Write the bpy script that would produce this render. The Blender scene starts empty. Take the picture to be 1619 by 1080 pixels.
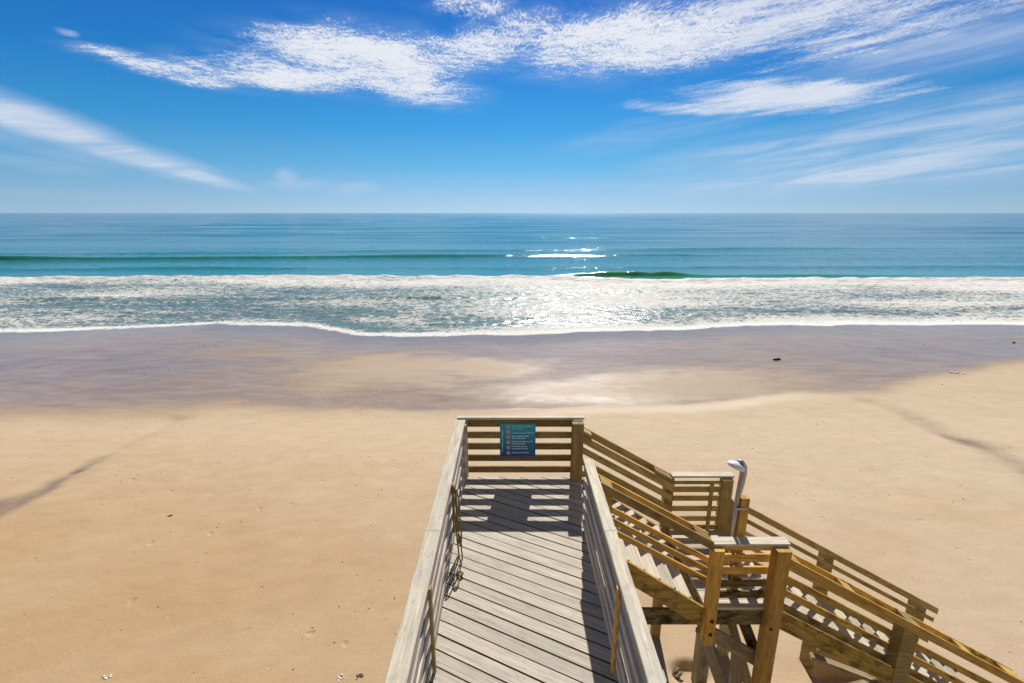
import bpy, math, random
import numpy as np
from mathutils import Vector
random.seed(7); rng = np.random.default_rng(7)
S = bpy.context.scene
H = 9.0                      # camera height above the sea; the z values of the timber work below are relative to it
R = math.radians

# ------------------------------------------------------------------ camera
cam = bpy.data.objects.new('camera', bpy.data.cameras.new('camera')); S.collection.objects.link(cam)
cam.location = (0, 0, H); cam.rotation_euler = (R(90 - 14.6), 0, 0)
cam.data.sensor_width = 36; cam.data.lens = 780 / 1619 * 36
cam.data.clip_start = .05; cam.data.clip_end = 200000
S.camera = cam
S.view_settings.view_transform = 'Standard'; S.view_settings.look = 'None'
S.cycles.max_bounces = 4; S.cycles.diffuse_bounces = 3; S.cycles.glossy_bounces = 2; S.cycles.caustics_reflective = False
S.view_settings.exposure = 0.42; S.view_settings.gamma = 1

# ------------------------------------------------------------------ sun
SUN_EL, SUN_AZ = R(35.5), R(7.9)        # azimuth east of the sea-ward axis
sun = bpy.data.objects.new('sun', bpy.data.lights.new('sun', 'SUN')); S.collection.objects.link(sun)
sun.data.energy = 4.9; sun.data.angle = R(.55); sun.data.color = (1, .94, .84)
sd = Vector((math.sin(SUN_AZ) * math.cos(SUN_EL), math.cos(SUN_AZ) * math.cos(SUN_EL), math.sin(SUN_EL)))
sun.rotation_euler = sd.to_track_quat('Z', 'Y').to_euler(); sun.location = sd * 50


# ------------------------------------------------------------------ node helpers
class NT:
    def __init__(s, nt): s.nt = nt; s.n = nt.nodes; s.l = nt.links
    def put(s, sock, v):
        if isinstance(v, bpy.types.NodeSocket): s.l.new(v, sock)
        elif isinstance(v, (tuple, list)):
            k = len(sock.default_value); sock.default_value = tuple(v)[:k] if len(v) >= k else tuple(v) + (1,)
        else: sock.default_value = v
    def m(s, op, a, b=0, c=0, clamp=False):
        n = s.n.new('ShaderNodeMath'); n.operation = op; n.use_clamp = clamp
        for i, v in enumerate((a, b, c)): s.put(n.inputs[i], v)
        return n.outputs[0]
    def add(s, a, b): return s.m('ADD', a, b)
    def sub(s, a, b): return s.m('SUBTRACT', a, b)
    def mul(s, a, b): return s.m('MULTIPLY', a, b)
    def ss(s, v, lo, hi, o0=0., o1=1.):
        n = s.n.new('ShaderNodeMapRange'); n.interpolation_type = 'SMOOTHSTEP'
        s.put(n.inputs[0], v); s.put(n.inputs[1], lo); s.put(n.inputs[2], hi); s.put(n.inputs[3], o0); s.put(n.inputs[4], o1)
        return n.outputs[0]
    def comb(s, x, y, z=0):
        n = s.n.new('ShaderNodeCombineXYZ')
        for i, v in enumerate((x, y, z)): s.put(n.inputs[i], v)
        return n.outputs[0]
    def sep(s, v):
        n = s.n.new('ShaderNodeSeparateXYZ'); s.put(n.inputs[0], v); return n.outputs
    def vmul(s, v, t):
        n = s.n.new('ShaderNodeVectorMath'); n.operation = 'MULTIPLY'; s.put(n.inputs[0], v); s.put(n.inputs[1], t); return n.outputs[0]
    def vadd(s, v, t):
        n = s.n.new('ShaderNodeVectorMath'); n.operation = 'ADD'; s.put(n.inputs[0], v); s.put(n.inputs[1], t); return n.outputs[0]
    def noise(s, v, scale, det=4, rough=.55, dist=0.):
        n = s.n.new('ShaderNodeTexNoise'); s.put(n.inputs['Vector'], v); n.inputs['Scale'].default_value = scale
        n.inputs['Detail'].default_value = det; n.inputs['Roughness'].default_value = rough; n.inputs['Distortion'].default_value = dist
        return n.outputs['Fac']
    def noisec(s, v, scale, det=2):
        n = s.n.new('ShaderNodeTexNoise'); s.put(n.inputs['Vector'], v); n.inputs['Scale'].default_value = scale
        n.inputs['Detail'].default_value = det
        return n.outputs['Color']
    def vor(s, v, scale, feat='F1', rnd=1.):
        n = s.n.new('ShaderNodeTexVoronoi'); n.feature = feat; s.put(n.inputs['Vector'], v); n.inputs['Scale'].default_value = scale
        n.inputs['Randomness'].default_value = rnd
        return n.outputs['Distance']
    def mix(s, f, a, b, mode='MIX'):
        n = s.n.new('ShaderNodeMix'); n.data_type = 'RGBA'; n.blend_type = mode
        s.put(n.inputs[0], f); s.put(n.inputs[6], a); s.put(n.inputs[7], b); return n.outputs[2]
    def ramp(s, f, stops):
        n = s.n.new('ShaderNodeValToRGB'); s.put(n.inputs[0], f); e = n.color_ramp.elements
        while len(e) < len(stops): e.new(.5)
        for el, (p, c) in zip(e, stops): el.position = p; el.color = tuple(c) + (1,)
        return n.outputs[0]
    def attr(s, name):
        n = s.n.new('ShaderNodeAttribute'); n.attribute_name = name; return n.outputs
    def obj(s): return s.n.new('ShaderNodeTexCoord').outputs['Object']
    def bump(s, h, strength=1., dist=.01, nrm=None):
        n = s.n.new('ShaderNodeBump'); s.put(n.inputs['Height'], h); s.put(n.inputs['Strength'], strength)
        n.inputs['Distance'].default_value = dist
        if nrm is not None: s.put(n.inputs['Normal'], nrm)
        return n.outputs[0]


def mat(name):
    m = bpy.data.materials.new(name); m.use_nodes = True
    t = NT(m.node_tree); b = t.n['Principled BSDF']
    return m, t, b


def lin(r, g, b):
    f = lambda c: (c / 255 / 12.92) if c < 10 else ((c / 255 + .055) / 1.055) ** 2.4
    return (f(r), f(g), f(b))


# ------------------------------------------------------------------ world: Nishita sky graded to the deep blue of the day, clouds by direction
W = bpy.data.worlds.new('World'); S.world = W; W.use_nodes = True
W.cycles.sampling_method = 'MANUAL'; W.cycles.sample_map_resolution = 256
w = NT(W.node_tree); bg = w.n['Background']
sky = w.n.new('ShaderNodeTexSky'); sky.sky_type = 'NISHITA'; sky.sun_disc = False
sky.sun_elevation = SUN_EL; sky.sun_rotation = SUN_AZ
sky.air_density = 1.0; sky.dust_density = .15; sky.ozone_density = 3.0
D = w.n.new('ShaderNodeTexCoord').outputs['Generated']
dx, dy, dz = w.sep(D)[:3]
el = w.m('ARCSINE', dz)
az = w.m('ARCTAN2', dx, dy)
grad = w.ramp(w.m('MULTIPLY', el, 1 / R(60), clamp=True), [
    (0.0, lin(168, 205, 233)), (.03, lin(146, 195, 233)), (.08, lin(96, 178, 230)), (.14, lin(54, 158, 226)),
    (.22, lin(26, 134, 216)), (.33, lin(16, 108, 200)), (.52, lin(26, 66, 122)), (1.0, lin(34, 54, 92))])
# unseen pale veil, added to the land side of the sky as neutral fill
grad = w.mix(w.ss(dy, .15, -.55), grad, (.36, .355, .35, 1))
# a little brighter towards the sun, deeper blue away from it
side = w.ss(w.m('ABSOLUTE', w.sub(az, .05)), 0., .9, 1.05, .82)
grad = w.vmul(grad, w.comb(side, side, side))
skyc = w.vmul(sky.outputs[0], (.1, .1, .1))


def dirpx(px, py):      # a direction in the sky as azimuth and elevation
    f, th = 780., R(14.6); k = (py - 540) / f
    x, y, z = (px - 809.5) / f, math.cos(th) - math.sin(th) * k, -(math.sin(th) + math.cos(th) * k)
    n = math.sqrt(x * x + y * y + z * z)
    return math.atan2(x, y), math.asin(z / n)


warp = w.sep(w.vadd(w.noisec(w.comb(w.mul(az, 5), w.mul(el, 12), 0), 1.6, 3), (-.5, -.5, -.5)))
waz = w.add(az, w.mul(warp[0], .075)); wel = w.add(el, w.mul(warp[1], .022))


def blob(c, r, rot=0, a=None, e=None, pw=1.):
    """soft ellipse centred in the sky, radii in photo pixels (about 1/780 rad)"""
    A, E = dirpx(*c)
    ca = w.mul(w.sub(a if a is not None else waz, A), math.cos(E)); ce = w.sub(e if e is not None else wel, E)
    cs, sn = math.cos(R(rot)), math.sin(R(rot))
    r = (r[0] * math.cos(A) ** 2 + .01, r[1] * math.cos(A))
    u = w.mul(w.add(w.mul(ca, cs), w.mul(ce, sn)), 780. / r[0] * .93)
    v = w.mul(w.sub(w.mul(ce, cs), w.mul(ca, sn)), 780. / r[1] * .93)
    d = w.m('SQRT', w.add(w.mul(u, u), w.mul(v, v)))
    return w.ss(d, 1.25, .25)


def mx(*a):
    o = a[0]
    for b in a[1:]: o = w.m('MAXIMUM', o, b)
    return o


zc = w.m('MAXIMUM', dz, .02)
plane = w.comb(w.m('DIVIDE', dx, zc), w.m('DIVIDE', dy, zc), 0)
plw = w.vadd(plane, w.vmul(w.noisec(plane, 1.1, 3), (.5, .5, 0)))
mott = w.noise(w.vmul(plw, (66, 26, 1)), 1., 3, .6, .4)                      # small cloudlets
mott2 = w.noise(w.vmul(plw, (13, 16, 1)), 1., 3, .6)
big = w.noise(plw, 2.6, 4, .6)
thick = mx(blob((570, 92), (180, 46), 0), blob((430, 115), (140, 26), 0), blob((235, 98), (110, 11), -4), blob((640, 130), (120, 28), -8), blob((300, 120), (90, 9), -4),
           blob((770, 70), (130, 34), 14), blob((740, 10), (70, 16), 0), blob((1000, 60), (230, 50), 2), blob((900, 80), (80, 32), 0))
core = mx(blob((500, 70), (110, 20), -3), blob((640, 95), (80, 24), -8), blob((500, 130), (130, 14), 0), blob((1080, 88), (150, 16), 0), w.mul(blob((1050, 50), (170, 30), 3), .8))
tex = w.add(w.mul(core, .42), w.add(w.mul(w.sub(mott, .5), 2.1), w.add(w.mul(w.sub(mott2, .5), 1.7), w.mul(w.sub(big, .5), 2.2))))
cc = w.m('MAXIMUM', w.mul(w.ss(w.add(w.mul(thick, 1.35), w.add(tex, -.78)), -.5, 1.15), w.ss(thick, .02, .35)), w.mul(w.mul(thick, .42), w.ss(big, .3, .6)))
streak = w.noise(w.vmul(w.comb(w.add(w.mul(az, .985), w.mul(el, .17)), w.sub(el, w.mul(az, .12)), 0), (3.2, 34, 1)), 1.5, 5, .62, .6)
streakf = w.noise(w.vmul(w.comb(w.add(w.mul(az, .985), w.mul(el, .17)), w.sub(el, w.mul(az, .05)), 0), (9, 90, 1)), 1.5, 4, .6, .5)
wisp = mx(blob((1180, 40), (330, 52), 4), w.mul(blob((1450, 30), (300, 46), 8), .85), w.mul(blob((1230, 152), (225, 30), -3), 1.05), w.mul(blob((1110, 170), (140, 16), -4), 1.0))
wf = w.add(w.mul(wisp, 1.5), w.add(w.mul(w.sub(streak, .5), 1.7), w.add(w.mul(w.sub(streakf, .5), 1.3), w.add(w.mul(w.sub(mott, .5), 1.1), -.80))))
cw = w.mul(w.mul(w.ss(wf, -.3, .95), .84), w.ss(wisp, 0., .3))
veil = mx(w.mul(blob((1430, 205), (470, 38), 6), .56), w.mul(blob((1430, 258), (480, 40), 5), .66), w.mul(blob((1050, 205), (170, 22), 8), .26),
          w.mul(blob((1600, 190), (180, 22), 8), .5), w.mul(blob((1520, 60), (260, 46), 6), .5), w.mul(blob((1150, 283), (280, 10), 2), .35), w.mul(blob((60, 258), (140, 14), -6), .25), w.mul(blob((120, 310), (200, 10), 0), .2))
cv = w.mul(veil, w.ss(streak, .28, .68, .25, 1.))
sw_az = w.add(az, w.mul(warp[0], .04)); sw_el = w.add(el, w.mul(warp[1], .012))
plume = mx(w.mul(blob((60, 195), (170, 30), -17, sw_az, sw_el), .78), w.mul(blob((190, 238), (180, 21), -17, sw_az, sw_el), .66), w.mul(blob((300, 274), (110, 11), -15, sw_az, sw_el), .6),
           w.mul(blob((60, 225), (180, 22), -14, sw_az, sw_el), .3), w.mul(blob((458, 280), (22, 16), 10), .42), w.mul(blob((470, 290), (50, 9), 0), .3), w.mul(blob((555, 298), (45, 9), 5), .35), w.mul(blob((100, 50), (14, 4), -10), .4))
cp = w.mul(plume, w.ss(streak, .2, .75, .6, 1.1))
cloud = w.m('MINIMUM', mx(cc, cw, cv, cp), .97)
cloud = w.mul(cloud, w.ss(dz, 0., .05))
ccol = w.mix(w.ss(cloud, .2, .9), lin(198, 212, 236) + (1,), lin(234, 237, 244) + (1,))
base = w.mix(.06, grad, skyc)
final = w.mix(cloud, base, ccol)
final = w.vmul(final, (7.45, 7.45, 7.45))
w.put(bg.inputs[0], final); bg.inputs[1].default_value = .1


# ------------------------------------------------------------------ materials
def wood(name, light, dark, grey=(.5, .47, .42), greyamt=.3, stain=.35, stcol=(.05, .035, .02), knots=.5, green=0., rough=.75, nails=False, fine=1., tv0=.8, blotch=0.):
    m, t, b = mat(name)
    uv = t.n.new('ShaderNodeUVMap').outputs[0]
    tone = t.attr('tone')['Fac']
    u, v = t.sep(uv)[:2]
    p = t.comb(u, v, t.mul(tone, 37.))
    g1 = t.noise(t.vmul(p, (2.2, 42, 1)), 1.0, 5, .62, .5)
    g2 = t.noise(t.vmul(p, (7, 190, 1)), 1.0, 3, .6, .3)
    bl = t.noise(t.vmul(p, (1.3, 5, 1)), 1.0, 4, .6)
    sp = t.noise(t.vmul(p, (9, 26, 1)), 1.0, 4, .7)
    c = t.mix(t.ss(g1, .3, .72), dark, light)
    c = t.mix(t.mul(t.ss(bl, .4, .7), greyamt), c, grey)
    tv = t.ss(tone, 0, 1, tv0, 2 - tv0 - .04)
    c = t.vmul(c, t.comb(tv, tv, tv))
    if green: c = t.mix(t.mul(t.ss(t.noise(t.vmul(p, (1.7, 8, 1)), 1.3, 3), .45, .7), green), c, (.23, .24, .10, 1))
    kn = t.vor(t.vmul(p, (1.3, 7, 1)), 1.0)
    kn = t.ss(kn, .13, .03)
    c = t.mix(t.mul(kn, knots), c, stcol)
    c = t.mix(t.mul(t.ss(sp, .58 - .1 * (stain > .6), .75 - .08 * (stain > .6)), stain), c, stcol)
    if blotch: c = t.mix(t.mul(t.ss(t.noise(t.vmul(p, (3.5, 7, 1)), 1.0, 5, .7, .5), .46, .66), blotch), c, stcol)
    c = t.mix(t.mul(t.ss(g2, .56, .78), .35 * fine), c, dark)
    if nails:                       # nail heads along the three joists, two to a board
        gx, gy = t.sep(t.n.new('ShaderNodeNewGeometry').outputs['Position'])[:2]
        q = t.m('FRACT', t.m('DIVIDE', t.sub(t.add(gy, t.mul(t.add(gx, .80), math.tan(R(27.3)))), .62 * .1645), .1645))
        dv = t.mul(t.m('MINIMUM', t.m('ABSOLUTE', t.sub(q, .24)), t.m('ABSOLUTE', t.sub(q, .68))), .1645 * .889)
        du = t.m('MINIMUM', t.m('ABSOLUTE', t.sub(gx, .105)), t.m('MINIMUM', t.m('ABSOLUTE', t.add(gx, .655)), t.m('ABSOLUTE', t.sub(gx, .86))))
        c = t.mix(t.mul(t.ss(t.m('SQRT', t.add(t.mul(du, du), t.mul(dv, dv))), .008, .003), .5), c, (.06, .045, .035, 1))
    t.put(b.inputs['Base Color'], c); b.inputs['Roughness'].default_value = rough
    b.inputs['Specular IOR Level'].default_value = .12
    hgt = t.add(t.mul(g1, .6), t.mul(g2, .5))
    t.put(b.inputs['Normal'], t.bump(hgt, .55, .006))
    return m


M = {}
M['deck'] = wood('weathered_decking', (.60, .545, .46), (.39, .35, .29), (.47, .445, .40), .5, .30, (.22, .19, .16), .35, tv0=.9, blotch=0.18, nails=True)
M['cap'] = wood('weathered_cap', (.72, .655, .52), (.46, .415, .335), (.53, .51, .45), .5, .60, (.17, .15, .13), .5, tv0=.9, blotch=0.22)
M['rail'] = wood('weathered_rail', (.62, .55, .46), (.36, .31, .27), (.48, .45, .43), .4, .35, (.12, .10, .09), .5, blotch=0.2)
M['brown'] = wood('brown_timber', (.38, .235, .09), (.20, .115, .04), (.27, .24, .15), .35, .4, (.05, .032, .016), .6, .45, blotch=0.4)
M['olive'] = wood('olive_timber', (.54, .39, .17), (.31, .21, .08), (.36, .34, .24), .35, .35, (.08, .055, .03), .6, .5, blotch=0.45)
M['honey'] = wood('honey_timber', (.82, .50, .13), (.47, .25, .05), (.46, .38, .19), .3, .45, (.10, .05, .02), .8, .3, blotch=0.3)
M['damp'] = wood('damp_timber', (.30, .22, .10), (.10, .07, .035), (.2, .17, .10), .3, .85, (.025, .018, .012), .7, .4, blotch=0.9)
M['strng'] = wood('stringer_timber', (.70, .46, .12), (.42, .25, .055), (.3, .25, .12), .25, .6, (.06, .04, .018), .8, .45, blotch=0.7)
M['under'] = wood('bleached_timber', (.56, .46, .30), (.34, .26, .15), (.42, .38, .3), .4, .5, (.10, .07, .04), .7, .3, blotch=0.5)
M['tread'] = wood('bleached_tread', (.60, .54, .44), (.38, .33, .26), (.52, .5, .45), .4, .3, (.2, .16, .12), .4)


def simple(name, col, rough=.5, metal=0., spec=.5, var=0.):
    m, t, b = mat(name)
    n = t.noise(t.obj(), 30, 4, .6)
    c = t.mix(t.mul(n, var), col, tuple(x * .45 for x in col[:3]) + (1,))
    t.put(b.inputs['Base Color'], c); b.inputs['Roughness'].default_value = rough; b.inputs['Metallic'].default_value = metal
    b.inputs['Specular IOR Level'].default_value = spec
    return m


M['bolt'] = simple('rusty_bolt', (.16, .035, .015), .7, .2, .4, .6)
M['pipe'] = simple('brushed_steel', (.42, .42, .44), .35, .5, .5, .25)
M['white'] = simple('white_plastic', (.82, .82, .82), .3, 0, .5, .1)
M['dark'] = simple('dark_rubber', (.03, .05, .07), .5, 0, .5, .3)
M['rope'] = simple('frayed_rope', (.26, .20, .09), .9, 0, .2, .7)
M['wrack'] = simple('dark_driftwood', (.05, .035, .022), .85, 0, .2, .5)
M['shell'] = simple('shell', (.78, .72, .63), .6, 0, .3, .4)
M['speck'] = simple('dark_fragment', (.16, .11, .07), .9, 0, .2, .5)
M['yellow'] = simple('yellow_tape', (.85, .72, .05), .5, 0, .4, .2)
M['ink'] = simple('white_print', (.80, .92, .95), .5, 0, .3, .1)
M['ink2'] = simple('pale_blue_print', (.42, .78, .88), .5, 0, .3, .1)
M['icon'] = simple('pink_print', (.78, .52, .52), .5, 0, .3, .1)
M['iconblack'] = simple('black_print', (.01, .01, .015), .5)
M['iconred'] = simple('red_print', (.5, .07, .07), .5)
m, t, b = mat('sign_panel')
_z = t.sep(t.obj()); f_ = t.ss(t.add(_z[2], t.mul(t.noise(t.obj(), 5, 2), .08)), .03, .55)
t.put(b.inputs['Base Color'], t.mix(f_, (.015, .085, .30, 1), (.015, .34, .46, 1))); b.inputs['Roughness'].default_value = .4
M['sign'] = m


# ------------------------------------------------------------------ mesh builder
class MB:
    def __init__(s): s.v = []; s.f = []; s.uv = []; s.tone = []; s.sm = []; s.mi = []
    def raw(s, verts, faces, uvs=None, tone=None, smooth=False, rel=True):
        o = len(s.v); h = H if rel else 0
        s.v += [(p[0], p[1], p[2] + h) for p in verts]
        tn = random.random() if tone is None else tone
        s.tone += [tn] * len(verts)
        for i, f in enumerate(faces):
            s.f.append([o + k for k in f]); s.sm.append(smooth); s.mi.append(0)
            s.uv += uvs[i] if uvs else [(verts[k][0], verts[k][1]) for k in f]
        return s
    def board(s, p0, p1, wd, th, up=(0, 0, 1), tone=None, ch=.004, shear=None, warp=0.):
        """a bar from p0 to p1; th runs along `up`, wd across; chamfered; shear = a fixed end-face direction for both ends"""
        a, b_ = Vector(p0), Vector(p1); d = (b_ - a); L = d.length; d.normalize()
        upv = Vector(up); sd_ = d.cross(upv).normalized(); u2 = sd_.cross(d).normalized()
        hw, ht = wd / 2, th / 2; ch = min(ch, hw * .4, ht * .4)
        pr = [(-hw + ch, -ht), (hw - ch, -ht), (hw, -ht + ch), (hw, ht - ch), (hw - ch, ht), (-hw + ch, ht), (-hw, ht - ch), (-hw, -ht + ch)]
        segs = max(1, int(L / .8)) if warp else 1
        vs = []; off = random.random() * 50; voff = random.random() * 9
        per = [0]
        for i in range(8):
            q, r = pr[i], pr[(i + 1) % 8]; per.append(per[-1] + math.hypot(q[0] - r[0], q[1] - r[1]))
        for k in range(segs + 1):
            c = a.lerp(b_, k / segs)
            if warp and 0 < k < segs: c = c + sd_ * random.uniform(-warp, warp) + u2 * random.uniform(-warp, warp)
            for x, y in pr:
                off3 = sd_ * x + u2 * y
                if shear is not None:          # end faces lie in the plane whose normal is `shear`
                    n = Vector(shear); off3 = off3 - d * (off3.dot(n) / d.dot(n))
                vs.append(tuple(c + off3))
        fs = []; uvs = []
        for k in range(segs):
            u0, u1 = off + L * k / segs, off + L * (k + 1) / segs
            for i in range(8):
                j = (i + 1) % 8
                fs.append([k * 8 + i, k * 8 + j, (k + 1) * 8 + j, (k + 1) * 8 + i][::-1])
                uvs.append([(u0, voff + per[i]), (u0, voff + per[i + 1]), (u1, voff + per[i + 1]), (u1, voff + per[i])][::-1])
        fs.append(list(range(8))); uvs.append([(off + y * .2, voff + x) for x, y in pr])
        e = segs * 8
        fs.append([e + i for i in range(7, -1, -1)]); uvs.append([(off + y * .2, voff + x) for x, y in pr[::-1]])
        return s.raw(vs, fs, uvs, tone)
    def prism(s, poly, z0, z1, ang=0., tone=None):
        """flat polygon (x,y) extruded z0..z1; uv runs along direction ang"""
        n = len(poly); off = random.random() * 50; vo = random.random() * 9
        ca, sa = math.cos(ang), math.sin(ang)
        vs = [(x, y, z0) for x, y in poly] + [(x, y, z1) for x, y in poly]
        uvf = lambda k: (off + vs[k][0] * ca + vs[k][1] * sa, vo - vs[k][0] * sa + vs[k][1] * ca + vs[k][2])
        fs = [list(range(n))[::-1], list(range(n, 2 * n))] + [[i, (i + 1) % n, n + (i + 1) % n, n + i] for i in range(n)]
        return s.raw(vs, fs, [[uvf(k) for k in f] for f in fs], tone)
    def xprism(s, poly, y0, y1, tone=None):
        """profile in (x,z), extruded along y"""
        n = len(poly); off = random.random() * 50; vo = random.random() * 9
        vs = [(x, y0, z) for x, z in poly] + [(x, y1, z) for x, z in poly]
        sl = math.atan2(poly[1][1] - poly[0][1], poly[1][0] - poly[0][0]); ca, sa = math.cos(sl), math.sin(sl)
        uvf = lambda k: (off + vs[k][0] * ca + vs[k][2] * sa, vo - vs[k][0] * sa + vs[k][2] * ca + vs[k][1])
        fs = [list(range(n))[::-1], list(range(n, 2 * n))] + [[i, (i + 1) % n, n + (i + 1) % n, n + i] for i in range(n)]
        return s.raw(vs, fs, [[uvf(k) for k in f] for f in fs], tone)
    def tube(s, pts, rad, n=10, flat=1.):
        pts = [Vector(p) for p in pts]; vs = []
        rads = rad if isinstance(rad, (list, tuple)) else [rad] * len(pts)
        ref = Vector((0, 1, 0))
        for i, p in enumerate(pts):
            d = (pts[min(i + 1, len(pts) - 1)] - pts[max(i - 1, 0)]).normalized()
            a = d.cross(ref)
            if a.length < 1e-3: a = d.cross(Vector((1, 0, 0)))
            a.normalize(); b_ = a.cross(d).normalized()
            for k in range(n):
                q = 2 * math.pi * k / n
                vs.append(tuple(p + a * math.cos(q) * rads[i] + b_ * math.sin(q) * rads[i] * flat))
        fs = []
        for i in range(len(pts) - 1):
            for k in range(n):
                fs.append([i * n + k, i * n + (k + 1) % n, (i + 1) * n + (k + 1) % n, (i + 1) * n + k])
        fs.append(list(range(n))[::-1]); fs.append([(len(pts) - 1) * n + k for k in range(n)])
        return s.raw(vs, fs, None, None, True)
    def build(s, name, material, parent=None, abs_origin=None):
        ox = Vector((0, 0, 0))
        if parent is not None:
            q = parent
            while q is not None: ox += q.location; q = q.parent
        elif abs_origin is not None: ox = Vector(abs_origin)
        me = bpy.data.meshes.new(name)
        me.from_pydata([(x - ox.x, y - ox.y, z - ox.z) for x, y, z in s.v], [], s.f)
        uvl = me.uv_layers.new(name='UVMap'); uvl.data.foreach_set('uv', np.array(s.uv, dtype=np.float32).ravel())
        a = me.attributes.new('tone', 'FLOAT', 'POINT'); a.data.foreach_set('value', np.array(s.tone, dtype=np.float32))
        me.polygons.foreach_set('use_smooth', s.sm)
        me.materials.append(material)
        if any(s.mi): me.materials.append(M['damp']); me.polygons.foreach_set('material_index', s.mi)
        me.update()
        ob = bpy.data.objects.new(name, me); S.collection.objects.link(ob)
        if parent is not None: ob.parent = parent
        elif abs_origin is not None: ob.location = abs_origin
        return ob


def thing(name, label, cat, loc, group=None):
    o = bpy.data.objects.new(name, None); S.collection.objects.link(o); o.empty_display_size = .2
    o.location = (loc[0], loc[1], loc[2] + H); o['label'] = label; o['category'] = cat
    if group: o['group'] = group
    return o


def tag(o, label=None, cat=None, kind=None, group=None):
    if label: o['label'] = label
    if cat: o['category'] = cat
    if kind: o['kind'] = kind
    if group: o['group'] = group
    return o


# ------------------------------------------------------------------ height fields (absolute z, sea level 0)
class VN:                      # small value-noise for height fields
    def __init__(s, seed): s.t = np.random.default_rng(seed).random((256, 256))
    def __call__(s, x, y):
        xi = np.floor(x).astype(int); yi = np.floor(y).astype(int); fx = x - xi; fy = y - yi
        fx = fx * fx * (3 - 2 * fx); fy = fy * fy * (3 - 2 * fy); g = lambda a, b: s.t[a & 255, b & 255]
        return (g(xi, yi) * (1 - fx) + g(xi + 1, yi) * fx) * (1 - fy) + (g(xi, yi + 1) * (1 - fx) + g(xi + 1, yi + 1) * fx) * fy - .5


n1, n2, n3, n4 = VN(1), VN(2), VN(3), VN(4)
def fbm(n, x, y, o=4, g=.5):
    r = 0; a = 1
    for i in range(o): r = r + a * n(x * 2 ** i + 17.3 * i, y * 2 ** i + 9.1 * i); a *= g
    return r
def sstep(v, a, b):
    q = np.clip((v - a) / (b - a), 0, 1); return q * q * (3 - 2 * q)


SH = [(-140, 37.6), (-39.6, 37.1), (-31, 38.6), (-24.3, 40.2), (-17, 39.3), (-12, 36.5), (-8, 35.9), (-.5, 36.5), (7.4, 37.5), (13.7, 38.4), (19.9, 39.7), (42, 40), (140, 39)]
def shore(x): return np.interp(x, [p[0] for p in SH], [p[1] for p in SH]) + .5 * n3(x * .35, x * 0) + .22 * n3(x * 1.3, x * 0 + 5)
def seg_d(x, y, P):
    d = np.full(np.shape(x), 1e9); tt = np.zeros(np.shape(x)); tot = len(P) - 1
    for i in range(tot):
        (ax, ay), (bx, by) = P[i], P[i + 1]
        q = np.clip(((x - ax) * (bx - ax) + (y - ay) * (by - ay)) / ((bx - ax) ** 2 + (by - ay) ** 2), 0, 1)
        dd = np.hypot(x - ax - q * (bx - ax), y - ay - q * (by - ay)); k = dd < d
        tt = np.where(k, (i + q) / tot, tt); d = np.where(k, dd, d)
    return d, tt


RUNL = [(-13.3, 10.3), (-13.2, 11.3), (-13.3, 12.6), (-13.4, 13.9), (-13.5, 15.7), (-13.6, 18.5)]
RUNR = [(15.9, 20.6), (16.3, 18.5), (16.0, 16.5), (16.2, 15.3), (15.9, 13.9), (15.6, 12)]
def sand_z(x, y):
    s = 37.6 + .6 * (shore(x) - 37.6) * sstep(y, 20, 34) + .4 * (shore(x) - 37.6) * sstep(y, 28, 36) - y
    z = .05 * np.minimum(s, 19) + .095 * np.maximum(s - 19, 0)
    z = np.where(s > 34, z - .06 * (s - 34), z)
    amp = sstep(37 - y, 0, 10)
    z = z + amp * (.10 * fbm(n1, x * .12, y * .12, 3) + .025 * fbm(n2, x * .7, y * .7, 3))
    dr, _ = seg_d(x, y, RUNR); dl, _ = seg_d(x, y, RUNL)
    z = z - .10 * np.exp(-(dr / .5) ** 2) - .09 * np.exp(-(dl / .45) ** 2)
    # scoured hollow at the foot of the lower stairs with a crisp edge, banked sand on its landward side
    ex = (x - 5.25) / .62; ey = (y - 6.1) / .45; q = np.hypot(ex, ey) + .25 * n4(x * 3, y * 3)
    z = z - .42 * sstep(q, 1.08, .86)
    z = z + .22 * sstep(np.hypot((x - 4.9) / .85, (y - 5.42) / .36) + .2 * n4(x * 2, y * 2), 1.05, .7)
    ex = (x - 2.75) / .33; ey = (y - 6.05) / .28
    z = z - .12 * sstep(np.hypot(ex, ey), 1.1, .5)
    return z


def grid_obj(name, X, Y, Z, attrs, material, kind='structure'):
    ny, nx = X.shape
    me = bpy.data.meshes.new(name)
    co = np.stack([X, Y, Z], -1).reshape(-1, 3).astype(np.float32)
    me.vertices.add(nx * ny); me.vertices.foreach_set('co', co.ravel())
    i = (np.arange(ny - 1)[:, None] * nx + np.arange(nx - 1)[None, :]).ravel()
    q = np.stack([i, i + 1, i + nx + 1, i + nx], -1).astype(np.int32)
    me.loops.add(q.size); me.loops.foreach_set('vertex_index', q.ravel())
    me.polygons.add(len(q)); me.polygons.foreach_set('loop_start', np.arange(len(q), dtype=np.int32) * 4)
    me.polygons.foreach_set('use_smooth', np.ones(len(q), dtype=bool))
    me.update(calc_edges=True)
    for k, v in attrs.items():
        a = me.attributes.new(k, 'FLOAT', 'POINT'); a.data.foreach_set('value', v.astype(np.float32).ravel())
    me.materials.append(material)
    ob = bpy.data.objects.new(name, me); S.collection.objects.link(ob); ob['kind'] = kind
    return ob


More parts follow.
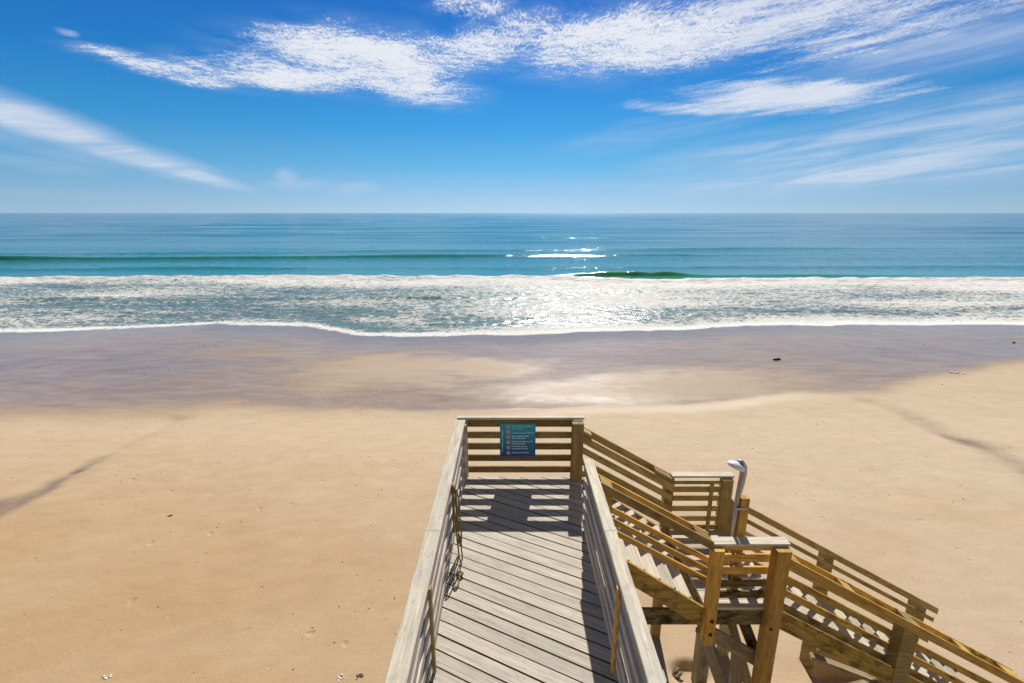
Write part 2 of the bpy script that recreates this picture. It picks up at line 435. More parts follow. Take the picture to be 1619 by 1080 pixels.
# --- beach
uu = np.linspace(-1, 1, 900); xs = np.sinh(uu * 3.6) / math.sinh(3.6) * 150
ys = np.concatenate([np.arange(-30, 2, .6), np.arange(2, 9, .05), np.arange(9, 22, .08), np.arange(22, 46, .15)])
X, Y = np.meshgrid(xs, ys)
Z = sand_z(X, Y)
WET = [(-150, 16), (-60, 17), (-21, 19), (-17, 19), (-13.8, 19.4), (-12.7, 20.2), (-8.8, 19.5), (-6.8, 19.8), (-2.9, 19.4), (-.3, 19.5), (1.9, 19.9), (4.2, 20.3), (7.4, 20.1),
       (9.6, 20.6), (11.4, 21.5), (13.2, 22), (15.4, 21.8), (17.5, 22.2), (20.6, 23.8), (24.3, 25.3), (27.9, 27), (30.1, 27.7), (36, 29), (60, 30), (150, 31)]
wy = np.interp(X, [p[0] for p in WET], [p[1] for p in WET])
soft = np.interp(X, [-40, -14, -8, -2, 2, 13, 17, 30], [2.6, 2.2, .7, .5, .12, .3, .9, 1.2])
dd = Y - wy + .35 * fbm(n2, X * .5, Y * .5, 3)
wet = sstep(dd, -soft, soft)
def pat(cx, cy, rx, ry, a=0.):
    c, s_ = math.cos(a), math.sin(a); u = ((X - cx) * c + (Y - cy) * s_) / rx; v = (-(X - cx) * s_ + (Y - cy) * c) / ry
    return sstep(np.hypot(u, v) + .55 * fbm(n4, X * .35, Y * .35, 4), 1.45, .15)
dryp = np.maximum.reduce([pat(-6.8, 26.2, 5.6, 4.2), .85 * pat(-2, 26.5, 4, 2.6), .8 * pat(7.5, 23.0, 7, 2.4, .05), .6 * pat(3, 22.3, 6, 1.6), .5 * pat(13, 25, 5, 1.3, -.2), .35 * pat(-17, 30, 5, 1.5)])
film = sstep(shore(X) - Y, 5.5, .5) * .8 + .55 * pat(-24, 27, 9, 4) + .5 * pat(26, 30.5, 11, 3.2) + .25 * pat(10, 29, 7, 2)
pale = np.exp(-((dd + .5) / .55) ** 2) * sstep(X, -2, 3) * sstep(X, 17, 10)
dr, tr = seg_d(X, Y, RUNR); dl, tl = seg_d(X, Y, RUNL)
run = np.exp(-((dr - .4 * fbm(n2, X * 1.2, Y * 1.2, 3)) / (.30 + .25 * tr)) ** 2) * np.clip(.35 + tr, 0, 1) * .85 * sstep(tr, 0, .15)
run = np.maximum(run, np.exp(-((dl + .5 * fbm(n2, X * 1.3, Y * 1.3, 3)) / (.2 + .3 * sstep(tl, .6, 0))) ** 2) * sstep(tl, 1., .45) * .8)
run = run * (.75 + .8 * fbm(n3, X * 1.5, Y * .8, 3))
m, t, b = mat('beach_sand')
P = t.obj(); px_, py_, pz_ = t.sep(P)[:3]
aw, ad, af, ar, ap = (t.attr(k)['Fac'] for k in ('wet', 'drypatch', 'film', 'run', 'pale'))
nl = t.noise(t.vmul(P, (.16, .22, 1)), 1., 4, .55); nm = t.noise(t.vmul(P, (1, 1.6, 1)), 1.5, 5, .6)
nf = t.noise(P, 26, 4, .7); ng = t.noise(P, 120, 3, .6)
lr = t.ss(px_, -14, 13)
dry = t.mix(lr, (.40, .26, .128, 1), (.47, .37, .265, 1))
dry = t.mix(t.mul(t.ss(nl, .35, .68), .6), dry, (.44, .33, .21, 1))
dry = t.mix(t.mul(t.ss(t.noise(t.vmul(P, (.25, .6, 1)), 1., 4), .5, .72), .30), dry, (.42, .25, .115, 1))
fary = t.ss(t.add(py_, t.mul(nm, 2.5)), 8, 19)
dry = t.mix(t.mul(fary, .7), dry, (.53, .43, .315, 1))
tv = t.ss(nm, .25, .75, .95, 1.04); dry = t.vmul(dry, t.comb(tv, tv, tv))
tv = t.ss(nf, .3, .7, .93, 1.06); dry = t.vmul(dry, t.comb(tv, tv, tv))
sp = t.ss(t.noise(P, 17, 2, .5), .70, .76); dry = t.mix(t.mul(sp, .5), dry, (.25, .17, .10, 1))
dry = t.mix(ap, dry, (.62, .52, .41, 1))
wn = t.noise(t.vmul(P, (.35, 1.2, 1)), 1.4, 5, .65, .6)
wnf = t.noise(t.vmul(P, (1.1, 4.5, 1)), 1.6, 5, .65, .8)
wetc = t.mix(t.ss(wn, .3, .7), (.27, .19, .135, 1), (.36, .27, .195, 1))
wetc = t.mix(t.mul(t.ss(wnf, .45, .75), .35), wetc, (.24, .19, .17, 1))
dpf = t.m('MULTIPLY', ad, t.ss(t.add(wn, t.mul(wnf, .5)), .5, .95, .65, 1.1), clamp=True)
wetc = t.mix(dpf, wetc, (.395, .315, .235, 1))
wetc = t.mix(t.mul(af, .55), wetc, (.20, .14, .115, 1))
we = t.m('ADD', aw, t.mul(t.mul(t.sub(wnf, .5), .5), t.mul(t.mul(aw, t.sub(1., aw)), 4.)), clamp=True)
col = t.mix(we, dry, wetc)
col = t.mix(t.m('MULTIPLY', ar, 1.15, clamp=True), col, (.175, .135, .115, 1))
spk = t.ss(t.noise(t.vmul(P, (3, 6, 1)), 2.2, 3, .7), .72, .78)
col = t.mix(t.mul(t.mul(spk, aw), .5), col, (.62, .58, .52, 1))
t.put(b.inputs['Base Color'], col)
wetgl = t.mul(we, t.sub(1., t.mul(dpf, .75)))
rg = t.add(t.mul(t.sub(1., wetgl), .92), t.mul(wetgl, t.ss(af, 0, .8, .20, .11)))
t.put(b.inputs['Roughness'], rg)
t.put(b.inputs['Specular IOR Level'], t.add(.04, t.mul(t.m('POWER', wetgl, 4.), .125)))
hb = t.add(t.mul(nf, .5), t.add(t.mul(ng, .25), t.mul(nm, 1.4)))
foot = t.ss(t.vor(t.vadd(t.vmul(P, (1, .8, 0)), t.vmul(t.noisec(P, 1.2), (.5, .5, 0))), 1.35), .12, .02)
hb = t.sub(hb, t.mul(foot, 2.2))
hb = t.mul(hb, t.sub(1., t.mul(aw, .95)))
hb = t.add(hb, t.mul(t.mul(wnf, aw), .12))
t.put(b.inputs['Normal'], t.bump(hb, .42, .02))
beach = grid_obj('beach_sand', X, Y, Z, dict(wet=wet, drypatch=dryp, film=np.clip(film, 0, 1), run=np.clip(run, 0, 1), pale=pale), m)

# --- sea
uu = np.linspace(-1, 1, 1000)
vv = [33.]
while vv[-1] < 60000:
    y = vv[-1]; vv.append(y + (.11 if y < 50 else .15 if y < 76 else .25 if y < 125 else max(.25, (y - 100) * .02)))
ys = np.array(vv); half = np.maximum(150., ys * 1.9)
X = (np.sinh(uu * 1.6) / math.sinh(1.6))[None, :] * half[:, None]; Y = np.repeat(ys[:, None], len(uu), 1)
sY = shore(X)
s = Y - sY                                      # metres out from the water's edge
near = sstep(200 - Y, 0, 60)
Z = .10 * sstep(s, 0, 6) + sstep(s, 8, 40) * (.05 * fbm(n1, X * .06, Y * .3, 3) + .05 * np.sin(Y * .31 + 2 * fbm(n2, X * .02, Y * .03, 2) + .01 * X))
Z = Z + near * .03 * fbm(n3, X * .5, Y * 1.4, 3) * sstep(s, 1, 5)
far = sstep(Y, 120, 200)
Z = Z + far * (.28 * np.sin(Y * .16 + .012 * X + 3.5 * fbm(n2, X * .006, Y * .012, 3)) + .5 * fbm(n4, X * .012, Y * .10, 3)) * sstep(Y, 3500, 800)
Z = Z + sstep(Y, 74, 82) * sstep(-Y, -160, -115) * .07 * fbm(n1, X * .9, Y * 1.1, 3)
def wave(yc, hgt, back, front):
    d = Y - yc
    return hgt * np.where(d > 0, np.exp(-(d / back) ** 2), np.exp(-(d / front) ** 2))
yA = np.interp(X, [-150, -95, -40, 0, 40, 150], [92, 95, 101, 106, 107, 118]) + 1.5 * n1(X * .06, X * 0)
hA = np.interp(X, [-200, -100, -60, -10, 10, 30, 45, 80], [.85, .9, .75, .5, .42, .32, .2, .1]) * (1 + .5 * n2(X * .05, X * 0))
Z = Z + wave(yA, hA, 5.0, 1.5)
yA2 = yA + 17 + 2 * n3(X * .03, X * 0 + 3); Z = Z + wave(yA2, .34 * (1 + n3(X * .04, X * 0)), 5, 2.6)
yC = 83 + 1.5 * n3(X * .05, X * 0 + 9) + .03 * X; Z = Z + wave(yC, .28 * (1 + 1.2 * n2(X * .04, X * 0 + 7)), 3.5, 1.8)
yB = 70.6 + .03 * X + .3 * n2(X * .2, X * 0)
hB = (.72 + .22 * n3(X * .45, X * 0)) * sstep(X, 3, 11) * sstep(X, 29, 20) + .28 * sstep(X, 18, 30) * sstep(X, 75, 40)
Z = Z + wave(yB, hB, 3.2, .9)
fy = np.interp(X, [-150, -75, -40, 0, 6, 12, 26, 40, 150], [67.5, 69.5, 71, 70.8, 70.2, 68.3, 67.8, 68.6, 71]) + 1.2 * n4(X * .10, X * 0) + .5 * n4(X * .5, X * 0) + .3 * n1(X * 1.7, X * 0)
d = fy - Y                                       # metres landward of the white-water's back
roll = np.exp(-((d - 1.6) / 1.5) ** 2)
Z = Z + (.34 + .22 * fbm(n4, X * .5, Y * .5, 3)) * roll
y2 = 52.5 + 1.2 * n2(X * .06, X * 0 + 2) + .025 * X; b2 = wave(y2, .17 * sstep(X, 25, -5) * (1 + n2(X * .1, X * 0)), 1.8, .6); Z = Z + b2
Z = Z + sstep(d, 0, 2) * sstep(s, 1, 4) * .10 * fbm(n3, X * 1.3, Y * 2.0, 4)
Z = np.where(s < 0, .05 * -s * 0 - .02 + s * .02, Z)
band = sstep(d, -.35, .3)
dens = band * np.interp(d, [0, 4.5, 7, 12, 20, 28, 40], [1.06, .88, .64, .55, .50, .47, .56])
dens = dens + band * .42 * fbm(n1, X * .07, Y * .22, 4) + band * .16 * fbm(n4, X * .02, Y * .5, 2)
dens = dens + .5 * np.exp(-((s - .75) / .55) ** 2) * (1 + .6 * n1(X * .3, X * 0)) + .18 * sstep(X, -4, 3) * sstep(s, 5, 1)
dens = dens + band * .10 * sstep(X, -5, 12)
dens = dens - .45 * np.clip(np.exp(-(((X + 13) / 5.5) ** 2 + ((s - 2.6) / 1.6) ** 2)), 0, 1)      # clear green water in the bay of the swash
dens = dens + .28 * np.exp(-(((X - 12) / 16) ** 2)) * np.exp(-((d - 2) / 6.) ** 2)
lipB = (.75 + .9 * n2(X * 1.5, Y * .8)) * np.exp(-((Y - yB + .1) / .5) ** 2) * sstep(X, 14, 7) * sstep(X, 2, 6)
dens = np.maximum(dens, 1.0 * lipB)
green = wave(yA - .9, hA, 1.2, 1.3) + 1.2 * wave(yB - .6, hB, .8, 1.1) + wave(yC - .8, .12, .8, .8) + 3 * wave(y2 - .5, .12 * sstep(X, 25, -5), 1.5, .8)  # green tint on wave faces stands in for light through the water
shal = sstep(s, 34, 3)
edge = np.exp(-((s - .24) / .15) ** 2)
m, t, b = mat('sea_water')
P = t.obj(); px_, py_, pz_ = t.sep(P)[:3]
ff, gg, sh, ed = (t.attr(k)['Fac'] for k in ('foam', 'green', 'shallow', 'edge'))
dist = t.ss(py_, 60, 1500)
wn = t.noise(t.vmul(P, (.004, .03, 1)), 1., 5, .6, .4)
wn2 = t.noise(t.vmul(P, (.03, .25, 1)), 1., 4, .6, .4)
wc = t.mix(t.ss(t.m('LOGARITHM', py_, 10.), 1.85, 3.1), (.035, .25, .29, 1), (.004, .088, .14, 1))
wc = t.mix(t.mul(t.ss(wn, .35, .7), .6), wc, (.006, .07, .14, 1))
wc = t.mix(t.mul(t.ss(wn2, .4, .75), .4), wc, (.045, .24, .30, 1))
wc = t.mix(t.m('MULTIPLY', gg, .95, clamp=True), wc, t.mix(t.ss(py_, 76, 90), (.10, .33, .12, 1), (.035, .215, .13, 1)))
wc = t.mix(t.ss(sh, 0, 1, 0, .9), wc, (.135, .19, .175, 1))
Pf = t.vadd(P, t.vmul(t.noisec(P, .5, 3), (1.6, 1.2, 0)))
f1 = t.noise(t.vmul(Pf, (.55, 1.25, 1)), 1.0, 6, .68, .5)
f2 = t.noise(t.vmul(Pf, (2.1, 3.4, 1)), 1.5, 5, .66, .7)
lace = t.ss(t.vor(t.vmul(Pf, (.8, 1.5, 1)), 1.5, 'DISTANCE_TO_EDGE'), 0, .26, 1, 0)
fn = t.add(t.mul(t.sub(f1, .5), 1.5), t.add(t.mul(t.sub(f2, .5), 1.5), t.mul(lace, .26)))
fm = t.ss(t.add(ff, fn), .52, .95)
fm = t.mul(fm, t.ss(ff, .0, .22))
fm = t.m('MAXIMUM', fm, t.mul(ed, t.ss(t.add(t.mul(f2, .6), t.mul(f1, .4)), .38, .56, .12, .95)))
foamc = t.mix(t.ss(t.add(f2, t.mul(ff, .4)), .5, 1.1), (.46, .455, .435, 1), (.80, .79, .77, 1))
col = t.mix(fm, wc, foamc)
t.put(b.inputs['Base Color'], col)
t.put(b.inputs['Roughness'], t.add(t.mul(fm, .75), t.add(.07, t.add(t.mul(dist, .04), t.ss(sh, 0, .8, 0, .08)))))
b.inputs['IOR'].default_value = 1.333
t.put(b.inputs['Specular IOR Level'], t.sub(.26, t.mul(fm, .21)))
b1 = t.noise(t.vmul(P, (.9, 2.2, 1)), 1.0, 6, .7, .3)
b2_ = t.noise(t.vmul(P, (.10, .42, 1)), 1.0, 6, .7, .4)
b3_ = t.noise(t.vmul(P, (.012, .05, 1)), 1.0, 5, .6, .4)
nr = t.bump(b1, .42, .10)
nr = t.bump(b2_, t.ss(py_, 50, 140, .0, .55), .3, nr)
nr = t.bump(b3_, t.ss(py_, 200, 700, .0, .38), 3.0, nr)
nr = t.bump(t.add(t.mul(f2, .7), f1), t.mul(t.m('MINIMUM', ff, 1.), .45), .11, nr)
t.put(b.inputs['Normal'], nr)
sea = grid_obj('sea', X, Y, Z, dict(foam=np.clip(dens, 0, 1.5), green=np.clip(green, 0, 1), shallow=np.maximum(shal, .8 * sstep(d, .5, 3)), edge=edge * (s > -.2)), m)
tag(sea, 'teal sea with white surf along the sand')
beach['label'] = 'pale beach sand, dry near the stairs and wet by the surf'

# ------------------------------------------------------------------ boardwalk
ZD = -3.86                       # deck surface
YE = 6.70                        # sea-ward end
bw = thing('boardwalk', 'raised grey wooden boardwalk with diagonal planks ending above the sand', 'boardwalk', (0, 3, ZD))
tan = math.tan(R(27.3)); pitch = .1645; gap = .0165


def clip(poly, f):
    out = []
    for i in range(len(poly)):
        a, b_ = poly[i], poly[(i + 1) % len(poly)]; fa, fb = f(a), f(b_)
        if fa >= 0: out.append(a)
        if (fa >= 0) != (fb >= 0): q = fa / (fa - fb); out.append((a[0] + q * (b_[0] - a[0]), a[1] + q * (b_[1] - a[1])))
    return out


mb = MB(); XL, XR = -.80, 1.03
k = -20
while k * pitch - 2 < YE + 2:
    y0 = k * pitch + .62 * pitch; k += 1; g = gap * random.uniform(.7, 1.3)
    poly = [(XL, y0), (XR, y0 - (XR - XL) * tan), (XR, y0 - (XR - XL) * tan + pitch - g), (XL, y0 + pitch - g)]
    poly = clip(poly, lambda p: YE - p[1]); poly = clip(poly, lambda p: p[1] + .6) if len(poly) > 2 else poly
    poly = clip(poly, lambda p: .9 + (p[1] > 5.46) * .2 - p[0]) if False else poly
    if len(poly) > 2:
        dz_ = random.uniform(-.002, .002)
        mb.prism(poly, ZD - .035 + dz_, ZD + dz_, -R(27.3)); mb.mi[-len(poly):] = [1] * len(poly); mb.mi[-len(poly) - 2] = 1  # plank sides and undersides given the dark timber so the gaps read dark
mb.build('deck_planks', M['deck'], bw)
for x in (-.78, .10, 1.0):
    MB().board((x, -.55, ZD - .135), (x, YE - .045, ZD - .135), .045, .19).build('joist', M['brown'], bw)
MB().board((-.80, YE - .02, ZD - .137), (1.03, YE - .02, ZD - .137), .04, .195).build('rim_board', M['brown'], bw)
for y in (.4, 3.4, 6.35):
    MB().board((-.8, y, ZD - .335), (1.03, y, ZD - .335), .09, .2).build('beam', M['brown'], bw)
    for x in (-.62, .84):
        gz = float(sand_z(np.array([x]), np.array([y]))[0]) - H
        MB().board((x, y, gz - .6), (x, y, ZD - .436), .17, .17, (0, 1, 0), ch=.012).build('support_post', M['brown'], bw)

# side railings: five slats on the walkway side, cap rail on top
ZC = -2.92
def side_rail(x_in, sgn, y0, y1, capw, slat_w, label):
    r = bpy.data.objects.new('railing', None); S.collection.objects.link(r); r.parent = bw; r['label'] = label
    c = MB(); cuts = [y0, 4.08, y1]
    for a_, b_ in zip(cuts[:-1], cuts[1:]):
        c.board((x_in + sgn * (capw / 2 - .012), a_ + (.003 if a_ != y0 else 0), ZC - .018), (x_in + sgn * (capw / 2 - .012), b_ - .003, ZC - .018), capw, .036, ch=.005)
    c.build('cap_rail', M['cap'], r)
    sl = MB()
    for zt, zb in ((-2.965, -3.085), (-3.165, -3.265), (-3.35, -3.45), (-3.535, -3.635), (-3.70, -3.795)):
        sl.board((x_in + sgn * .018, y0, (zt + zb) / 2), (x_in + sgn * .018, y1 - .01, (zt + zb) / 2), .034, zt - zb, warp=.0025)
    sl.build('slats', M['rail'], r)
    for y in (-.3, 1.1, 2.6, 4.15, y1 - .12):
        MB().board((x_in + sgn * .082, y, ZD - .25), (x_in + sgn * .082, y, ZC - .038), .088, .088, (0, 1, 0), ch=.006).build('post', M['rail'], r)
    return r
rl = side_rail(-.69, -1, -.5, 6.735, .145, .1, 'left-hand railing with a wide weathered cap')
rr = side_rail(.887, 1, -.5, 5.50, .118, .1, 'right-hand railing, short of the walkway end')
MB().board((-.674, 3.43, ZD + .001), (-.674, 3.40, ZC - .045), .028, .05, (0, 1, 0)).build('batten', M['olive'], rl)
MB().board((-.674, 5.03, ZD + .25), (-.674, 5.0, ZC - .045), .024, .06, (0, 1, 0)).build('batten', M['olive'], rl)
MB().board((.872, 3.43, ZD + .001), (.872, 3.40, ZC - .045), .028, .045, (0, 1, 0)).build('batten', M['honey'], rr)

# end railing with slats
er = bpy.data.objects.new('railing', None); S.collection.objects.link(er); er.parent = bw; er['label'] = 'end railing of brown slats facing the sea'
MB().board((-.80, YE + .045, ZC + .004), (1.06, YE + .045, ZC + .004), .085, .034).build('cap_rail', M['cap'], er)
sl = MB()
for zt, zb in ((-2.936, -3.045), (-3.125, -3.228), (-3.31, -3.412), (-3.50, -3.60), (-3.69, -3.79)):
    sl.board((-.655, YE + .02, (zt + zb) / 2), (.90, YE + .02, (zt + zb) / 2), .034, zt - zb, warp=.002)
sl.build('slats', M['brown'], er)
MB().board((-.735, YE + .055, ZD - .4), (-.735, YE + .055, ZC - .016), .14, .13, (0, 1, 0), ch=.02).build('post', M['brown'], er)
MB().board((-.69, YE - .1, ZD + .01), (-.69, YE - .1, ZC - .04), .05, .10, (0, 1, 0)).build('post', M['rail'], er)
MB().board((.955, YE - .075, ZD - .30), (.955, YE - .075, ZC - .016), .165, .14, (0, 1, 0), ch=.01).build('post', M['brown'], er)
MB().board((.14, YE + .06, ZD - .2), (.14, YE + .06, ZC - .016), .05, .045, (0, 1, 0)).build('post', M['brown'], er) if False else None

# ------------------------------------------------------------------ staircase
st = thing('staircase', 'wooden staircase descending sideways to the sand with a square landing and slatted railings', 'staircase', (3, 6, -6.9))
ZL = -4.81                                       # landing floor
# upper flight
n_up = 7; rise = (ZD - ZL) / n_up; x0 = 1.05; x1 = 2.47; run_ = (x1 - x0) / n_up
for i in range(1, n_up):
    z = ZD - rise * i; xa = x0 + run_ * (i - 1)
    MB().board((xa + run_ / 2 + .01, 5.20, z - .018), (xa + run_ / 2 + .01, 6.66, z - .018), run_ - .034, .036).build('step', M['tread'], st)
sU = (ZL - ZD) / (x1 - x0)
for y, mt in ((5.175, 'strng'), (6.69, 'olive')):
    MB().xprism([(x0, ZD - .02), (x1 - .02, ZL - .02), (x1 - .02, ZL - .32), (x0 + .05, ZD - .34), (x0, ZD - .34)][::-1], y - .02, y + .02).build('stringer', M[mt], st)
# landing
lx0, lx1, ly0, ly1 = 2.44, 3.36, 5.17, 6.74
ld = MB(); y = ly0
while y < ly1 - .05:
    e_ = min(y + .135, ly1); ld.prism([(lx0, y), (lx1, y), (lx1, e_), (lx0, e_)], ZL - .036, ZL, 0); y += .145
ld.build('landing_floor', M['tread'], st)
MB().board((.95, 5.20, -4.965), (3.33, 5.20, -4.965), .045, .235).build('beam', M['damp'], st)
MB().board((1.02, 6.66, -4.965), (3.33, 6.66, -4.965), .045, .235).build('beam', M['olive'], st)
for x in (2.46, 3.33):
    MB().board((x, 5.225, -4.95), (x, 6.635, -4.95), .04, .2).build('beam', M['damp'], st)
# lower flight
sx0, slope = 3.30, .566
trd = .2325; ri = trd * slope; n_lo = 17; yN, yF = 5.19, 6.2
for i in range(1, n_lo):
    z = ZL - ri * i; xa = sx0 + trd * (i - 1)
    stp = MB().board((xa + trd / 2, yN, z - .018), (xa + trd / 2, yF, z - .018), trd - .035, .036)
    so = stp.build('step', M['tread'], st)
MB().board((sx0 + trd * 11.2, 5.36, ZL - ri * 12 + .003), (sx0 + trd * 11.2 + .01, 5.62, ZL - ri * 12 + .003), .05, .004).build('tape_strip', M['yellow'], st)
xe = sx0 + trd * n_lo
for y, mt in ((5.165, 'strng'), (6.225, 'olive')):
    MB().xprism([(sx0 + .06, ZL + .01 - .06 * slope), (xe, ZL + .01 - (xe - sx0) * slope), (xe, ZL - .25 - (xe - sx0) * slope), (sx0 + .06, ZL - .25 - .06 * slope)][::-1], y - .022, y + .022).build('stringer', M[mt], st)

def sl_board(mb_, xa, xb, y, za, sl_, wid, th=.036, up=0):
    """board on edge following the slope; za = z of its top at x=xa, vertical ends"""
    zb = za + sl_ * (xb - xa); c = .5 * wid / math.cos(math.atan(sl_))
    mb_.board((xa, y, za - c), (xb, y, zb - c), th, wid, shear=(1, 0, 0))


def stair_rail(label, xa, xb, ztop, sl_, y_post, side, boards, posts, mt, double=True, mt2=None, post_m=None, blocks=(), thp=.14, wid=.088, idz=0., pdz=.004, xext=0., sth=.036, tw=.105):
    """side = +1 when the slats are on the sea side of the posts, -1 on the house side"""
    r = bpy.data.objects.new('railing', None); S.collection.objects.link(r); r.parent = st; r['label'] = label
    Z_ = lambda x: ztop + sl_ * (x - xa)
    yi = y_post + side * (thp / 2 + .019); yo = y_post - side * (thp / 2 + .019)
    mb_ = MB(); sl_board(mb_, xa, xb, yi, ztop - idz, sl_, tw)
    mb_.build('top_rail', M[mt], r)
    if double:
        mb_ = MB(); sl_board(mb_, xa, xb, yo, ztop, sl_, .10); mb_.build('top_rail', M[mt2 or mt], r)
    mb_ = MB()
    for dz0 in boards: sl_board(mb_, xa + random.uniform(0, .02), xb + xext - random.uniform(0, .03), yi, ztop - dz0, sl_, wid, sth)
    mb_.build('slats', M[mt], r)
    for x, w_, zb in posts:
        top = Z_(x) - .004
        hw = w_ / 2
        MB().xprism([(x - hw, Z_(x - hw) - pdz), (x + hw, Z_(x + hw) - pdz), (x + hw, zb), (x - hw, zb)][::-1], y_post - thp / 2, y_post + thp / 2).build('post', M[post_m or mt], r)
    for x, w_ in blocks:
        hw = w_ / 2
        MB().xprism([(x - hw, Z_(x - hw) - .006), (x + hw, Z_(x + hw) - .006), (x + hw, Z_(x + hw) - .10), (x - hw, Z_(x - hw) - .10)][::-1], y_post - thp / 2, y_post + thp / 2).build('block', M[mt2 or mt], r)
    return r


gz = lambda x, y: float(sand_z(np.array([x]), np.array([y]))[0]) - H
# upper flight: near side and sea side
stair_rail('house-side railing of the upper flight', 1.02, 2.44, -3.03, -.575, 5.25, 1, (.34, .485, .63), [(1.12, .14, -3.9)], 'honey', True, 'brown', 'honey', blocks=((2.33, .20),), wid=.068, xext=.15)
stair_rail('sea-side railing of the upper flight', 1.05, 2.46, -3.10, -.575, 6.77, -1, (.26, .45, .64), [], 'olive', True, 'olive', blocks=((1.12, .12), (2.30, .26)), idz=.07)
# landing railings
rn = bpy.data.objects.new('railing', None); S.collection.objects.link(rn); rn.parent = st; rn['label'] = 'honey-coloured landing railing nearest the boardwalk'
MB().board((2.40, 5.245, -3.905), (3.385, 5.245, -3.905), .15, .032).build('cap_rail', M['cap'], rn)
for i, (zt, zb) in enumerate(((-4.115, -4.225), (-4.30, -4.405), (-4.49, -4.59), (-4.665, -4.765))):
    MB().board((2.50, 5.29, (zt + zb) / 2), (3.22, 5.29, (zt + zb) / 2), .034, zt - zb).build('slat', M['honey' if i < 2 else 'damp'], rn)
MB().board((2.42, 5.195, -3.955), (3.37, 5.195, -3.955), .03, .062).build('fascia', M['honey'], rn)
p = MB().board((2.485, 5.14, -5.30), (2.485, 5.14, -3.922), .145, .13, (0, 1, 0), ch=.02).build('post', M['honey'], rn)
for z in (-4.93, -5.13):
    MB().tube([(2.495, 5.079, z), (2.495, 5.060, z)], [.026, .022], 10).build('bolt', M['bolt'], p)
g_ = gz(3.27, 5.15)
p = MB().board((3.27, 5.15, g_ - .5), (3.27, 5.15, -3.922), .175, .165, (0, 1, 0), ch=.012).build('post', M['honey'], rn)
bb = MB(); bb.tube([(3.24, 5.069, -5.04), (3.24, 5.052, -5.04)], [.02, .016], 10); bb.build('bolt', M['bolt'], p)

rf = bpy.data.objects.new('railing', None); S.collection.objects.link(rf); rf.parent = st; rf['label'] = 'olive landing railing on the sea side'
MB().board((2.45, 6.84, -3.905), (3.40, 6.84, -3.905), .14, .032).build('cap_rail', M['cap'], rf)
sl = MB()
for zt, zb in ((-3.965, -4.01), (-4.05, -4.145), (-4.205, -4.295), (-4.385, -4.475), (-4.565, -4.65), (-4.72, -4.80)):
    sl.board((2.47, 6.755, (zt + zb) / 2), (3.22, 6.755, (zt + zb) / 2), .034, zt - zb)
sl.build('slats', M['olive'], rf)
for x, w_ in ((2.41, .14), (3.285, .17)):
    MB().board((x, 6.80 if x < 3 else 6.77, gz(x, 6.8) - .5), (x, 6.80 if x < 3 else 6.77, -3.924), w_, .12, (0, 1, 0), ch=.008).build('post', M['olive'], rf)
MB().board((3.05, 6.725, -4.80), (3.05, 6.725, -4.0), .06, .024, (0, 1, 0)).build('batten', M['olive'], rf)
# lower flight
stair_rail('house-side railing of the lower flight', 3.37, 6.74, -4.05, -.566, 5.22, 1, (.34, .55, .77), [(5.08, .20, gz(5.1, 5.2) - .4)], 'strng', True, 'honey', 'olive',
           blocks=((3.45, .14), (4.19, .15), (5.86, .16), (6.60, .26)), thp=.17)
stair_rail('sea-side railing of the lower flight', 3.16, 6.42, -3.925, -.566, 6.28, -1, (.20, .39, .58), [(3.22, .10, -4.9), (4.66, .14, gz(4.66, 6.28) - .4), (6.19, .17, gz(6.2, 6.3) - .4)], 'olive', False, None, 'olive', thp=.15, pdz=.06, wid=.06, sth=.026, tw=.085)
# posts and braces under the landing
pp = [(2.72, 6.02, .19), ]
MB().board((2.86, 6.0, gz(2.86, 6.0) - .5), (2.86, 6.0, -5.09), .19, .17, (0, 1, 0), ch=.02).build('support_post', M['under'], st)
MB().board((3.40, 6.45, gz(3.4, 6.45) - .5), (3.40, 6.45, -5.09), .15, .15, (0, 1, 0), ch=.02).build('support_post', M['under'], st)
MB().board((2.46, 5.30, -5.24), (3.30, 5.30, -5.78), .05, .19, (0, 0, 1), ch=.006).build('cross_brace', M['under'], st)
MB().board((2.50, 5.37, -5.32), (3.02, 5.37, -6.66), .13, .05, (0, 1, 0)).build('cross_brace', M['under'], st)
MB().board((2.92, 5.75, -5.08), (3.40, 5.40, -6.7), .12, .05, (0, 1, 0)).build('cross_brace', M['under'], st)
MB().board((3.02, 5.5, -5.09), (3.28, 5.34, -5.75), .14, .05, (0, 1, 0)).build('cross_brace', M['damp'], st)
MB().board((3.14, 5.44, gz(3.1, 5.4) - .4), (3.08, 5.44, -5.72), .16, .11, (0, 1, 0), ch=.02).build('support_post', M['under'], st)
# shower post is part of the landing; the shower hangs on it
SX, SY = 2.865, 5.40
MB().board((SX, SY, ZL + .002), (SX, SY, -3.385), .105, .09, (0, 1, 0)).build('post', M['honey'], rn)

# ------------------------------------------------------------------ outdoor shower
sh_ = thing('outdoor_shower', 'steel gooseneck outdoor shower with round white head on a short orange post at the landing', 'shower', (SX - .085, SY, ZL))
px0 = SX - .088
pts = [(px0 + .0, SY, ZL + .15), (px0, SY, -3.9), (px0 + .004, SY, -3.40), (px0 + .025, SY, -3.20), (px0 + .035, SY, -3.06), (px0 + .02, SY - .015, -2.96), (px0 - .02, SY - .03, -2.90), (px0 - .065, SY - .04, -2.885)]
MB().tube(pts, [.022, .022, .030, .040, .042, .040, .032, .026], 14).build('gooseneck_pipe', M['pipe'], sh_)
hd = MB()
c = Vector((px0 - .085, SY - .05, -2.925))
ax = Vector((-.38, -.12, -.9)).normalized()
hd.tube([tuple(c - ax * .04), tuple(c - ax * .03), tuple(c - ax * .01), tuple(c + ax * .015), tuple(c + ax * .035), tuple(c + ax * .04)], [.02, .055, .092, .105, .098, .07], 24)
hd.build('shower_head', M['white'], sh_)
